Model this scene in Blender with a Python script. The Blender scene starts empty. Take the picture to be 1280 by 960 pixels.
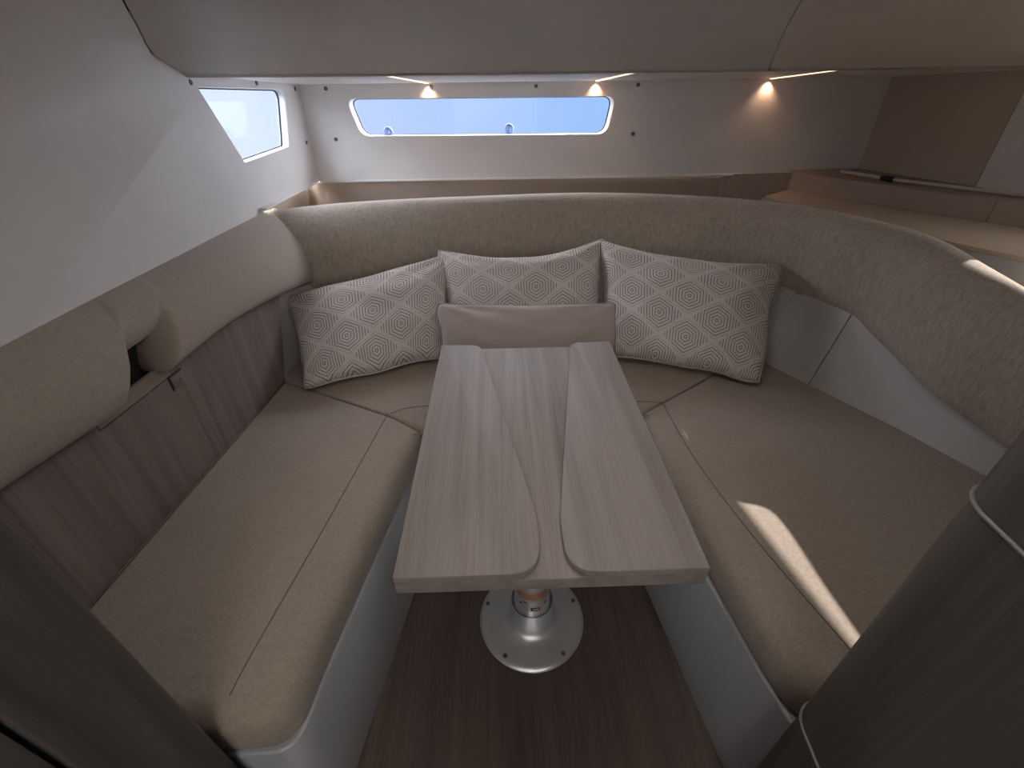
import bpy, bmesh, math, random
from mathutils import Vector, Matrix, noise
from mathutils.geometry import tessellate_polygon
random.seed(3)
scn = bpy.context.scene
COL = scn.collection
R = math.radians

# ---------------------------------------------------------------- camera
CAM_H = 1.30
F_PX, PITCH, YAW, ROLL = 562.5, R(33.37), R(1.26), R(-0.757)
cp, sp = math.cos(PITCH), math.sin(PITCH)
rt0, up0, fw0 = Vector((1, 0, 0)), Vector((0, sp, cp)), Vector((0, cp, -sp))
rt = rt0 * math.cos(ROLL) + up0 * math.sin(ROLL)
up = -rt0 * math.sin(ROLL) + up0 * math.cos(ROLL)
Ry = Matrix.Rotation(-YAW, 3, 'Z')
rt, up, fw = Ry @ rt, Ry @ up, Ry @ fw0
cd = bpy.data.cameras.new('camera')
cd.sensor_fit = 'HORIZONTAL'; cd.sensor_width = 36.0
cd.lens = F_PX / 1280 * 36.0
cd.clip_start = 0.02
cam = bpy.data.objects.new('camera', cd); COL.objects.link(cam)
M = Matrix((rt, up, -fw)).transposed().to_4x4()
M.translation = Vector((0, 0, CAM_H))
cam.matrix_world = M
scn.camera = cam

# ---------------------------------------------------------------- world, sun, exposure
w = bpy.data.worlds.new('sky'); scn.world = w; w.use_nodes = True
nt = w.node_tree; nt.nodes.clear()
SUN_DIR = Vector((0.80, 0.105, 0.56)).normalized()      # towards the sun
tc = nt.nodes.new('ShaderNodeTexCoord')
sep = nt.nodes.new('ShaderNodeSeparateXYZ'); nt.links.new(tc.outputs['Generated'], sep.inputs[0])
cr = nt.nodes.new('ShaderNodeValToRGB')            # pale blue haze at the horizon, bright hazy sky above
mr = nt.nodes.new('ShaderNodeMapRange'); mr.inputs[1].default_value = -0.20; mr.inputs[2].default_value = 0.60
nt.links.new(sep.outputs[2], mr.inputs[0]); nt.links.new(mr.outputs[0], cr.inputs[0])
e = cr.color_ramp.elements
e[0].position = 0.27; e[0].color = (0.062, 0.0633, 0.066, 1)
e[1].position = 0.85; e[1].color = (1.0, 0.97, 0.93, 1)
az = nt.nodes.new('ShaderNodeMapRange'); az.inputs[1].default_value = -0.42; az.inputs[2].default_value = 0.25      # the blue deepens towards one side
nt.links.new(sep.outputs[0], az.inputs[0])
ac = nt.nodes.new('ShaderNodeValToRGB'); ac.color_ramp.elements[0].color = (1, 1, 1, 1); ac.color_ramp.elements[1].color = (0.42, 0.66, 0.97, 1); _m = ac.color_ramp.elements.new(0.24); _m.color = (0.72, 0.83, 1.0, 1)
nt.links.new(az.outputs[0], ac.inputs[0])
ml = nt.nodes.new('ShaderNodeMix'); ml.data_type = 'RGBA'; ml.blend_type = 'MULTIPLY'; ml.inputs[0].default_value = 1.0
ez = nt.nodes.new('ShaderNodeMapRange'); ez.inputs[1].default_value = 0.02; ez.inputs[2].default_value = 0.30; ez.inputs[3].default_value = 1.0; ez.inputs[4].default_value = 0.0
nt.links.new(sep.outputs[2], ez.inputs[0]); nt.links.new(ez.outputs[0], ml.inputs[0])
nt.links.new(cr.outputs[0], ml.inputs[6]); nt.links.new(ac.outputs[0], ml.inputs[7])
dt = nt.nodes.new('ShaderNodeVectorMath'); dt.operation = 'DOT_PRODUCT'; dt.inputs[1].default_value = SUN_DIR
nt.links.new(tc.outputs['Generated'], dt.inputs[0])
m2 = nt.nodes.new('ShaderNodeMapRange'); m2.inputs[1].default_value = 0.2; m2.inputs[2].default_value = 1.0; m2.inputs[4].default_value = 1.0
m2.interpolation_type = 'SMOOTHERSTEP'
nt.links.new(dt.outputs['Value'], m2.inputs[0])
ha = nt.nodes.new('ShaderNodeMix'); ha.data_type = 'RGBA'; ha.blend_type = 'ADD'      # haze around the sun
nt.links.new(m2.outputs[0], ha.inputs[0]); nt.links.new(ml.outputs[2], ha.inputs[6]); ha.inputs[7].default_value = (0.8, 0.76, 0.70, 1)
bg = nt.nodes.new('ShaderNodeBackground'); bg.inputs[1].default_value = 8.0
nt.links.new(ha.outputs[2], bg.inputs[0])
wo = nt.nodes.new('ShaderNodeOutputWorld'); nt.links.new(bg.outputs[0], wo.inputs[0])

sd = bpy.data.lights.new('sun', 'SUN'); sd.energy = 20.0; sd.angle = R(0.6); sd.color = (1.0, 0.93, 0.82)
sun = bpy.data.objects.new('sun', sd); COL.objects.link(sun)
sun.location = (6, 1, 5); sun.rotation_euler = SUN_DIR.to_track_quat('Z', 'Y').to_euler()

vs = scn.view_settings
vs.view_transform = 'Standard'; vs.look = 'None'; vs.gamma = 1.0; vs.use_curve_mapping = False
vs.exposure = 1.28

# ---------------------------------------------------------------- materials
class NT:
    def __init__(s, name):
        s.m = bpy.data.materials.new(name); s.m.use_nodes = True
        s.t = s.m.node_tree; s.b = s.t.nodes['Principled BSDF']
    def n(s, kind, **kw):
        x = s.t.nodes.new(kind)
        for k, v in kw.items(): setattr(x, k, v)
        return x
    def l(s, a, b): s.t.links.new(a, b)
    def math(s, op, a, b=None, c=None):
        x = s.n('ShaderNodeMath', operation=op)
        for i, v in enumerate((a, b, c)):
            if v is None: continue
            if isinstance(v, (int, float)): x.inputs[i].default_value = v
            else: s.l(v, x.inputs[i])
        return x.outputs[0]
    def ramp(s, f, stops):
        x = s.n('ShaderNodeValToRGB'); e = x.color_ramp.elements
        while len(e) < len(stops): e.new(0.5)
        for i, (p, c) in enumerate(stops): e[i].position = p; e[i].color = (*c, 1)
        s.l(f, x.inputs[0]); return x.outputs[0]
    def coord(s, out='Object', scale=(1, 1, 1), rot=(0, 0, 0)):
        t = s.n('ShaderNodeTexCoord'); m = s.n('ShaderNodeMapping')
        m.inputs['Scale'].default_value = scale; m.inputs['Rotation'].default_value = rot
        s.l(t.outputs[out], m.inputs[0]); return m.outputs[0]
    def noise(s, v, scale, detail=4, rough=0.55, dist=0.0):
        x = s.n('ShaderNodeTexNoise'); x.inputs['Scale'].default_value = scale
        x.inputs['Detail'].default_value = detail; x.inputs['Roughness'].default_value = rough
        x.inputs['Distortion'].default_value = dist
        s.l(v, x.inputs['Vector']); return x.outputs['Fac']
    def bump(s, h, strength, dist=0.002):
        x = s.n('ShaderNodeBump'); x.inputs['Strength'].default_value = strength
        x.inputs['Distance'].default_value = dist
        s.l(h, x.inputs['Height']); s.l(x.outputs[0], s.b.inputs['Normal'])
    def set(s, **kw):
        for k, v in kw.items():
            i = s.b.inputs[k.replace('_', ' ')]
            i.default_value = (*v, 1) if isinstance(v, tuple) else v

def plain(name, col, rough=0.5, metal=0.0, var=0.03, spec=0.5):
    m = NT(name)
    f = m.noise(m.coord(), 6.0, 3)
    lo = tuple(c * (1 - var) for c in col); hi = tuple(min(1, c * (1 + var)) for c in col)
    m.l(m.ramp(f, [(0.3, lo), (0.7, hi)]), m.b.inputs['Base Color'])
    m.set(Roughness=rough, Metallic=metal); m.b.inputs['Specular IOR Level'].default_value = spec
    return m.m

def fabric(name, col, streak=(1, 1, 1), amt=0.16, bump=0.35):
    m = NT(name)
    f1 = m.noise(m.coord('Object', tuple(900 * k for k in streak)), 1.0, 2)
    f2 = m.noise(m.coord('Object', tuple(140 * k for k in streak)), 1.0, 4, 0.7)
    f3 = m.noise(m.coord(), 9.0, 4, 0.6)
    s = m.math('ADD', m.math('MULTIPLY', f2, 0.65), m.math('ADD', m.math('MULTIPLY', f1, 0.2), m.math('MULTIPLY', f3, 0.15)))
    lo = tuple(c * (1 - amt) for c in col); hi = tuple(c * (1 + amt) for c in col)
    m.l(m.ramp(s, [(0.35, lo), (0.65, hi)]), m.b.inputs['Base Color'])
    m.set(Roughness=0.92); m.b.inputs['Specular IOR Level'].default_value = 0.15
    m.b.inputs['Sheen Weight'].default_value = 0.25; m.b.inputs['Sheen Roughness'].default_value = 0.5
    m.bump(m.math('ADD', f2, m.math('MULTIPLY', f1, 0.6)), bump, 0.003)
    return m.m

def wood(name, dark, mid, light, axis='y', rough=0.42, fine=1.0, rot=0.0):
    m = NT(name)
    st = {'x': (1.2, 26, 26), 'y': (26, 1.2, 26), 'z': (26, 26, 1.0)}[axis]
    fi = {'x': (5, 260, 260), 'y': (260, 5, 260), 'z': (260, 260, 4)}[axis]
    a = m.noise(m.coord('Object', st, (0, 0, rot)), 1.0 * fine, 5, 0.6, 0.6)
    b = m.noise(m.coord('Object', fi, (0, 0, rot)), 1.0, 3, 0.6)
    s = m.math('ADD', m.math('MULTIPLY', a, 0.72), m.math('MULTIPLY', b, 0.28))
    m.l(m.ramp(s, [(0.34, dark), (0.5, mid), (0.66, light)]), m.b.inputs['Base Color'])
    m.set(Roughness=rough); m.b.inputs['Specular IOR Level'].default_value = 0.4
    m.bump(b, 0.12, 0.001)
    return m.m

def pattern_mat():
    m = NT('hexagon_print_fabric')
    uv = m.n('ShaderNodeTexCoord'); s = m.n('ShaderNodeSeparateXYZ'); m.l(uv.outputs['UV'], s.inputs[0])
    C, RR, SP = 0.190, 0.074, 0.0096
    def local(x, y):
        ax = m.math('ABSOLUTE', m.math('WRAP', x, C / 2, -C / 2)); ay = m.math('ABSOLUTE', m.math('WRAP', y, RR, -RR))
        dm = m.math('ADD', m.math('MULTIPLY', ax, 2 / C), m.math('MULTIPLY', ay, 1 / RR))
        hx = m.math('MAXIMUM', ax, m.math('ADD', m.math('MULTIPLY', ax, 0.5), m.math('MULTIPLY', ay, 0.80)))
        return dm, hx
    d1, h1 = local(s.outputs[0], s.outputs[1])
    d2, h2 = local(m.math('ADD', s.outputs[0], C / 2), m.math('ADD', s.outputs[1], RR))
    pick = m.math('LESS_THAN', d1, d2)
    inv = m.math('SUBTRACT', 1.0, pick)
    h = m.math('ADD', m.math('MULTIPLY', h1, pick), m.math('MULTIPLY', h2, inv))
    d = m.math('MINIMUM', d1, d2)
    fr = m.math('ABSOLUTE', m.math('SUBTRACT', m.math('FRACT', m.math('MULTIPLY', h, 1 / SP)), 0.5))
    line = m.math('LESS_THAN', fr, 0.13)
    inner = m.math('MULTIPLY', m.math('LESS_THAN', h, 0.0525), m.math('LESS_THAN', d, 0.97))
    bars = m.math('MULTIPLY', m.math('LESS_THAN', h, 0.082), m.math('LESS_THAN', d, 0.86))
    line = m.math('MULTIPLY', line, m.math('MAXIMUM', inner, bars))
    wv = m.noise(m.coord('UV', (700, 700, 1)), 1.0, 2)
    base = m.ramp(wv, [(0.3, (0.60, 0.54, 0.515)), (0.7, (0.74, 0.675, 0.645))])
    mx = m.n('ShaderNodeMix', data_type='RGBA')
    m.l(line, mx.inputs[0]); m.l(base, mx.inputs[6]); mx.inputs[7].default_value = (0.20, 0.165, 0.16, 1)
    m.l(mx.outputs[2], m.b.inputs['Base Color'])
    m.set(Roughness=0.9); m.b.inputs['Specular IOR Level'].default_value = 0.15
    m.bump(m.math('SUBTRACT', wv, m.math('MULTIPLY', line, 0.8)), 0.3, 0.001)
    return m.m

def emit(name, col, strength):
    m = NT(name); m.set(Base_Color=(1, 1, 1)); m.b.inputs['Emission Color'].default_value = (*col, 1)
    m.b.inputs['Emission Strength'].default_value = strength
    return m.m

def glass(name, tint, gloss=0.022):
    m = NT(name); m.t.nodes.remove(m.b)
    tr = m.n('ShaderNodeBsdfTransparent'); tr.inputs[0].default_value = (*tint, 1)
    gl = m.n('ShaderNodeBsdfGlossy'); gl.inputs['Roughness'].default_value = 0.02
    mx = m.n('ShaderNodeMixShader'); mx.inputs[0].default_value = gloss
    m.l(tr.outputs[0], mx.inputs[1]); m.l(gl.outputs[0], mx.inputs[2])
    m.l(mx.outputs[0], m.t.nodes['Material Output'].inputs[0])
    return m.m

def frosted(name, tint):
    m = NT(name); m.t.nodes.remove(m.b)
    tr = m.n('ShaderNodeBsdfTranslucent'); tr.inputs[0].default_value = (*tint, 1)
    m.l(tr.outputs[0], m.t.nodes['Material Output'].inputs[0])
    return m.m

MT = dict(
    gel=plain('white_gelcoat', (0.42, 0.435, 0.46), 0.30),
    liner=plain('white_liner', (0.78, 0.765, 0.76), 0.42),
    ceil=plain('ceiling_vinyl', (0.62, 0.595, 0.565), 0.6),
    ceil_r=plain('ceiling_vinyl_warm', (0.68, 0.615, 0.54), 0.6),
    soffit=plain('soffit_white', (0.80, 0.77, 0.74), 0.5),
    taupe=plain('taupe_panel', (0.50, 0.425, 0.345), 0.6),
    brown=plain('brown_lining', (0.36, 0.29, 0.24), 0.65),
    beige=plain('beige_shelf', (0.44, 0.36, 0.28), 0.55),
    grey=plain('grey_vinyl', (0.47, 0.46, 0.45), 0.42),
    seat=fabric('seat_fabric', (0.36, 0.30, 0.25)),
    seam=plain('seam_thread', (0.17, 0.14, 0.12), 0.9),
    bolster=fabric('bolster_fabric', (0.42, 0.36, 0.30), (1, 1, 0.18), 0.24),
    bolster_y=fabric('side_bolster_fabric', (0.38, 0.325, 0.275), (1, 1, 0.6), 0.1),
    piping=plain('piping', (0.42, 0.36, 0.31), 0.85),
    plain=fabric('plain_cushion_fabric', (0.44, 0.375, 0.345), (1, 1, 1), 0.05, 0.12),
    pipe2=plain('cushion_piping', (0.33, 0.275, 0.25), 0.85),
    pipe3=plain('print_piping', (0.50, 0.44, 0.41), 0.85),
    pattern=pattern_mat(),
    table=wood('greige_table_wood', (0.205, 0.170, 0.158), (0.285, 0.243, 0.230), (0.345, 0.302, 0.288), 'y', 0.52),
    leafw=wood('greige_leaf_wood', (0.225, 0.188, 0.177), (0.295, 0.253, 0.241), (0.345, 0.302, 0.288), 'y', 0.52, rot=R(6)),
    edge=wood('table_edge_wood', (0.30, 0.26, 0.24), (0.46, 0.41, 0.385), (0.55, 0.5, 0.475), 'x'),
    panelw=wood('side_panel_wood', (0.128, 0.104, 0.088), (0.20, 0.168, 0.144), (0.265, 0.226, 0.196), 'z', 0.5),
    ledgew=plain('ledge_laminate', (0.27, 0.225, 0.185), 0.5),
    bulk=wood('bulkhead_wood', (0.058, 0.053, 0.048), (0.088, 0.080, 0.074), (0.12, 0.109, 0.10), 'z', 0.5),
    floor=wood('dark_floor_wood', (0.062, 0.043, 0.034), (0.106, 0.078, 0.063), (0.146, 0.110, 0.090), 'y', 0.38, 0.7),
    metal=plain('brushed_aluminium', (0.74, 0.755, 0.78), 0.42, 0.8),
    chrome=plain('chrome', (0.75, 0.76, 0.78), 0.15, 1.0),
    dark=plain('dark_screw', (0.16, 0.16, 0.17), 0.3, 0.8),
    black=plain('black', (0.012, 0.012, 0.013), 0.6),
    gasket=plain('dark_gasket', (0.03, 0.035, 0.05), 0.5),
    wood_reflect=plain('painted_wood_reflection', (0.42, 0.22, 0.12), 0.35),  # orange tone of wood mirrored in the metal, put into the colour
    red=plain('red_print', (0.45, 0.03, 0.04), 0.5),
    white=plain('white_print', (0.8, 0.8, 0.8), 0.5),
    railm=plain('rail_satin', (0.55, 0.48, 0.42), 0.35),
    trim=plain('pale_trim', (0.20, 0.20, 0.20), 0.35),
    led=emit('warm_led', (1.0, 0.60, 0.40), 0.85),
    pane=glass('blue_tinted_pane', (0.80, 0.83, 0.90)),
    pane2=glass('clear_pane', (0.80, 0.85, 0.93)),
    pane3=glass('grey_tinted_pane', (0.42, 0.42, 0.43)),
    frost=frosted('frosted_acrylic', (0.094, 0.091, 0.089)),
    knob=plain('clear_knob', (0.25, 0.38, 0.72), 0.12),
)

# ---------------------------------------------------------------- mesh helpers
def link(name, me, mat, parent=None, smooth=True):
    o = bpy.data.objects.new(name, me); COL.objects.link(o)
    if mat: me.materials.append(MT[mat] if isinstance(mat, str) else mat)
    if smooth:
        for p in me.polygons: p.use_smooth = True
    if parent: o.parent = parent
    return o
def mesh(name, verts, faces):
    me = bpy.data.meshes.new(name); me.from_pydata([tuple(v) for v in verts], [], faces)
    bm = bmesh.new(); bm.from_mesh(me); bmesh.ops.recalc_face_normals(bm, faces=bm.faces); bm.to_mesh(me); bm.free()
    me.update(); return me
def tag(o, label=None, cat=None, group=None, kind=None):
    if label: o['label'] = label
    if cat: o['category'] = cat
    if group: o['group'] = group
    if kind: o['kind'] = kind
    return o
def empty(name, loc=(0, 0, 0)):
    o = bpy.data.objects.new(name, None); COL.objects.link(o); o.location = loc; o.empty_display_size = 0.05
    return o
def smooth_angle(o, deg=40):
    me = o.data; bm = bmesh.new(); bm.from_mesh(me)
    for e in bm.edges:
        if len(e.link_faces) == 2 and e.calc_face_angle(0) > R(deg): e.smooth = False
    bm.to_mesh(me); bm.free()
    return o
def bevel(o, width, seg=3, angle=35):
    b = o.modifiers.new('bevel', 'BEVEL'); b.width = width; b.segments = seg
    b.limit_method = 'ANGLE'; b.angle_limit = R(angle); b.harden_normals = False
    return o
def box(name, lo, hi, mat, parent=None, bev=0.0, seg=2):
    x0, y0, z0 = lo; x1, y1, z1 = hi
    v = [(x, y, z) for x in (x0, x1) for y in (y0, y1) for z in (z0, z1)]
    f = [(0, 1, 3, 2), (4, 6, 7, 5), (0, 4, 5, 1), (2, 3, 7, 6), (0, 2, 6, 4), (1, 5, 7, 3)]
    o = link(name, mesh(name, v, f), mat, parent, smooth=bev > 0)
    if bev: bevel(o, bev, seg)
    return o
def prism(name, outline, z0, z1, mat, parent=None, bev=0.0, seg=3):
    """outline: list of (x, y), any simple polygon"""
    n = len(outline)
    v = [(x, y, z0) for x, y in outline] + [(x, y, z1) for x, y in outline]
    f = [tuple(range(n))[::-1], tuple(range(n, 2 * n))] + [(i, (i + 1) % n, n + (i + 1) % n, n + i) for i in range(n)]
    o = link(name, mesh(name, v, f), mat, parent, smooth=True)
    if bev: bevel(o, bev, seg)
    else: smooth_angle(o, 30)
    return o
def catmull(pts, n):
    P = [Vector(p) for p in pts]; out = []
    P = [2 * P[0] - P[1]] + P + [2 * P[-1] - P[-2]]
    for i in range(1, len(P) - 2):
        a, b, c, d = P[i - 1:i + 3]
        for k in range(n):
            t = k / n
            out.append(0.5 * (2 * b + (c - a) * t + (2 * a - 5 * b + 4 * c - d) * t * t + (3 * b - a - 3 * c + d) * t ** 3))
    out.append(P[-2]); return out
def tube(name, pts, r, mat, parent=None, closed=False, seg=8):
    P = [Vector(p) for p in pts]; n = len(P); V = []; F = []
    prev = None
    for i in range(n):
        if closed: t = P[(i + 1) % n] - P[i - 1]
        else: t = P[min(i + 1, n - 1)] - P[max(i - 1, 0)]
        t.normalize()
        if prev is None:
            a = t.orthogonal().normalized()
        else:
            a = (prev - t * prev.dot(t)).normalized()
        prev = a; b = t.cross(a)
        for k in range(seg):
            an = 2 * math.pi * k / seg
            V.append(P[i] + r * (math.cos(an) * a + math.sin(an) * b))
    m = n if closed else n - 1
    for i in range(m):
        j = (i + 1) % n
        for k in range(seg):
            k2 = (k + 1) % seg
            F.append((i * seg + k, i * seg + k2, j * seg + k2, j * seg + k))
    if not closed:
        F.append(tuple(range(seg))[::-1]); F.append(tuple((n - 1) * seg + k for k in range(seg)))
    return link(name, mesh(name, V, F), mat, parent)
def lathe(name, prof, mat, parent=None, seg=64, loc=(0, 0, 0)):
    """prof: list of (r, z)"""
    V = []; F = []
    for r_, z_ in prof:
        for k in range(seg):
            a = 2 * math.pi * k / seg
            V.append((loc[0] + r_ * math.cos(a), loc[1] + r_ * math.sin(a), loc[2] + z_))
    for i in range(len(prof) - 1):
        for k in range(seg):
            k2 = (k + 1) % seg
            F.append((i * seg + k, i * seg + k2, (i + 1) * seg + k2, (i + 1) * seg + k))
    F.append(tuple(range(seg))[::-1]); F.append(tuple((len(prof) - 1) * seg + k for k in range(seg)))
    return smooth_angle(link(name, mesh(name, V, F), mat, parent), 45)
def round_poly(pts, radii, n=6):
    """2-D polygon with rounded corners"""
    out = []; N = len(pts)
    if isinstance(radii, (int, float)): radii = [radii] * N
    for i in range(N):
        p = Vector(pts[i]); a = (Vector(pts[i - 1]) - p); b = (Vector(pts[(i + 1) % N]) - p)
        r_ = radii[i]
        if r_ <= 0: out.append(tuple(p)); continue
        la, lb = a.length, b.length; a.normalize(); b.normalize()
        ang = a.angle(b); d = min(r_ / math.tan(ang / 2), la * 0.49, lb * 0.49)
        q0, q1 = p + a * d, p + b * d
        for k in range(n + 1):
            t = k / n
            out.append(tuple((1 - t) ** 2 * q0 + 2 * t * (1 - t) * p + t * t * q1))
    return out
def grid_faces(nu, nv, wrap_v=False):
    F = []
    for i in range(nu - 1):
        for j in range(nv if wrap_v else nv - 1):
            j2 = (j + 1) % nv
            F.append((i * nv + j, i * nv + j2, (i + 1) * nv + j2, (i + 1) * nv + j))
    return F
def hole_wall(name, outer, holes, to3, depth, mat, parent=None, lip=0.006):
    """flat wall in 2-D (a, b) mapped by to3((a, b), out); every hole gets a reveal that runs outwards"""
    polys = [[Vector((a, b, 0)) for a, b in outer]] + [[Vector((a, b, 0)) for a, b in h] for h in holes]
    flat = [p for L in polys for p in L]
    tris = tessellate_polygon(polys)
    V = [to3((p.x, p.y), 0.0) for p in flat]; F = [tuple(t) for t in tris]
    base = len(outer)
    for h in holes:
        n = len(h); c = Vector((sum(p[0] for p in h) / n, sum(p[1] for p in h) / n))
        r0 = len(V)
        for lev, (sh, dp) in enumerate(((lip * 0.4, lip * 0.6), (lip, lip * 1.6), (lip * 1.2, depth))):
            for p in h:
                d = (c - Vector(p)); d.normalize(); q = Vector(p) + d * sh
                V.append(to3((q.x, q.y), dp))
        rings = [base] + [r0 + k * n for k in range(3)]
        for k in range(3):
            for i in range(n):
                i2 = (i + 1) % n
                F.append((rings[k] + i, rings[k] + i2, rings[k + 1] + i2, rings[k + 1] + i))
        base += n
    o = link(name, mesh(name, V, F), mat, parent)
    return smooth_angle(o, 30)
def inset(poly, d):
    n = len(poly); c = Vector((sum(p[0] for p in poly) / n, sum(p[1] for p in poly) / n))
    return [tuple(Vector(p) + (c - Vector(p)).normalized() * d) for p in poly]

# ================================================================ THE SETTING
# ---- floor
fl = box('floor', (-0.90, -1.2, -0.03), (1.70, 1.35, 0.0), 'floor')
box('hull_bottom', (-0.90, 1.35, -0.03), (1.85, 2.2, 0.0), 'brown', fl); box('hull_bottom', (1.70, -1.2, -0.03), (1.85, 1.35, 0.0), 'brown', fl); tag(fl, 'dark brown wood-grain cabin floor between the benches', 'floor', kind='structure')

# ---- back wall with the wide window
YB = 2.15
def back3(p, out): return Vector((p[0], YB + out, p[1]))
WB = round_poly([(-0.603, 1.270), (0.484, 1.267), (0.462, 1.132), (-0.566, 1.138)], [0.028, 0.035, 0.05, 0.05], 8)
wall_back = hole_wall('wall_back', [(-0.84, 0.968), (1.70, 0.968), (1.70, 1.5), (-0.84, 1.5)], [WB], back3, 0.045, 'liner')
tag(wall_back, 'white moulded end wall holding the wide window', 'wall', kind='structure')
lipb = box('bottom_lip', (-0.795, YB - 0.004, 0.962), (1.62, YB + 0.012, 0.970), 'liner', wall_back, 0.002)
def screw(parent, p, n, r=0.0075):
    n = Vector(n).normalized(); a = n.orthogonal().normalized(); b = n.cross(a); V = []; prof = [(1, 0), (1, .35), (.75, .6), (.45, .62), (.3, .35)]
    for k, (rr, h) in enumerate(prof):
        for i in range(12):
            an = i * math.pi / 6
            V.append(Vector(p) + n * h * r * 0.9 + r * rr * (math.cos(an) * a + math.sin(an) * b))
    F = grid_faces(5, 12, True) + [tuple(48 + i for i in range(12))]
    return link('screw', mesh('screw', V, F), 'dark', parent)
for xx, zz in [(-0.674, 1.305), (-0.258, 1.306), (0.159, 1.304), (0.569, 1.304), (-0.674, 1.128), (0.571, 1.132)]:
    screw(wall_back, (xx, YB, zz), (0, -1, 0))

def pane_and_gasket(root, hole, to3, d_pane, ins, mat):
    h = inset(hole, ins); n = len(h)
    V = [to3(p, d_pane) for p in h] + [to3(p, d_pane + 0.005) for p in h]
    F = [tuple(range(n)), tuple(range(n, 2 * n))[::-1]] + [(i, (i + 1) % n, n + (i + 1) % n, n + i) for i in range(n)]
    link('pane', mesh('pane', V, F), mat, root, smooth=False)
    tube('gasket', [to3(p, d_pane - 0.001) for p in inset(hole, ins + 0.002)], 0.0026, 'gasket', root, closed=True, seg=6)
w1 = tag(empty('window_1', (0, YB, 1.138)), 'wide low window with rounded corners in the end wall', 'window', kind='structure')
def rel(o):
    for c in o.children: c.matrix_parent_inverse = Matrix.Translation(o.location).inverted()
pane_and_gasket(w1, WB, back3, 0.040, 0.007, 'pane')
for xx, zz in ((-0.46, 1.150), (0.050, 1.155)):
    V = []; prof = [(0.019, 0.0), (0.019, 0.006), (0.015, 0.010), (0.008, 0.010), (0.007, 0.018), (0.003, 0.020)]
    for r_, d_ in prof:
        for i in range(20):
            an = i * math.pi / 10; V.append((xx + r_ * math.cos(an), YB + 0.040 - d_, zz + r_ * math.sin(an)))
    link('window_stud', mesh('window_stud', V, grid_faces(6, 20, True) + [tuple(100 + i for i in range(20))]), 'knob', w1)
rel(w1)

# ---- left wall: flat part with the small window, cove above it
def xl(y): return -0.82 + (0.040 * (y - 1.5) / 0.65 if y > 1.5 else 0.0)
def left3(p, out): return Vector((xl(p[0]) - out, p[0], p[1]))
WL = round_poly([(1.503, 1.312), (2.028, 1.304), (1.950, 1.122), (1.622, 1.108)], [0.008, 0.03, 0.022, 0.008], 6)
def z0(y): return 1.335 - 0.185 * max(0, 1.5 - y) if y < 1.5 else 1.345
outer = [(-0.4, 0.45), (1.62, 0.45), (1.645, 0.968), (2.155, 0.968), (2.155, 1.5), (-0.4, 1.6)]
wall_left = hole_wall('wall_left', outer, [WL], left3, 0.030, 'liner', None, 0.004)
tag(wall_left, 'smooth white moulded side wall with a small slanted window', 'wall', kind='structure')
def sstep(t): t = max(0.0, min(1.0, t)); return t * t * (3 - 2 * t)
def bend(x, y): return y - 0.13 * sstep((-0.42 - x) / 0.40) * sstep((y - 1.15) / 0.45)
SEAM = [(-0.2, -0.30), (0.42, -0.30), (0.8, -0.50), (0.93, -0.577), (1.05, -0.647), (1.2, -0.731), (1.3, -0.7735), (1.4, -0.803), (1.46, -0.8185), (1.60, -0.8195)]
def seam_pt(y):
    xs = -0.8195
    for (a, xa), (b, xb) in zip(SEAM, SEAM[1:]):
        if a <= y <= b: xs = xa + (xb - xa) * (y - a) / (b - a)
    return Vector((xs, y, ceil_z(y)))
CZ = [(-0.15, 1.468), (0.4, 1.445), (0.93, 1.418), (1.2, 1.402), (1.4, 1.380), (1.52, 1.356), (1.58, 1.341), (1.60, 1.334)]
def ceil_z(y):
    if y <= CZ[0][0]: return CZ[0][1]
    for (a, za), (b, zb) in zip(CZ, CZ[1:]):
        if y <= b: return za + (zb - za) * (y - a) / (b - a)
    return CZ[-1][1]
V = []; ys = [1.46, 1.44, 1.4, 1.36, 1.33, 1.3, 1.25, 1.2, 1.1, 1.0, 0.9, 0.8, 0.7, 0.6, 0.5, 0.35, 0.2, 0, -0.12]
for y in ys:
    a = Vector((xl(y), y, z0(y))); c = seam_pt(y) + Vector((-0.001, 0, 0.001)); c.y = bend(c.x, y); b = Vector((xl(y), (y + c.y) / 2, c.z - 0.01))
    for k in range(13):
        t = k / 12; V.append((1 - t) ** 2 * a + 2 * t * (1 - t) * b + t * t * c)
link('cove', mesh('cove', V, grid_faces(len(ys), 13)), 'liner', wall_left)
for yy, zz in [(1.477, 1.322), (1.83, 1.322), (1.462, 1.147), (2.115, 1.306), (2.105, 1.122)]:
    screw(wall_left, (xl(yy), yy, zz), (1, 0, 0))
box('bottom_lip', (-0.818, 1.62, 0.962), (-0.786, 2.15, 0.970), 'liner', wall_left, 0.002)
w2 = tag(empty('window_2', (-0.82, 1.77, 1.108)), 'small slanted four-sided window in the side wall', 'window', kind='structure')
pane_and_gasket(w2, WL, left3, 0.026, 0.005, 'pane2'); rel(w2)

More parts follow.
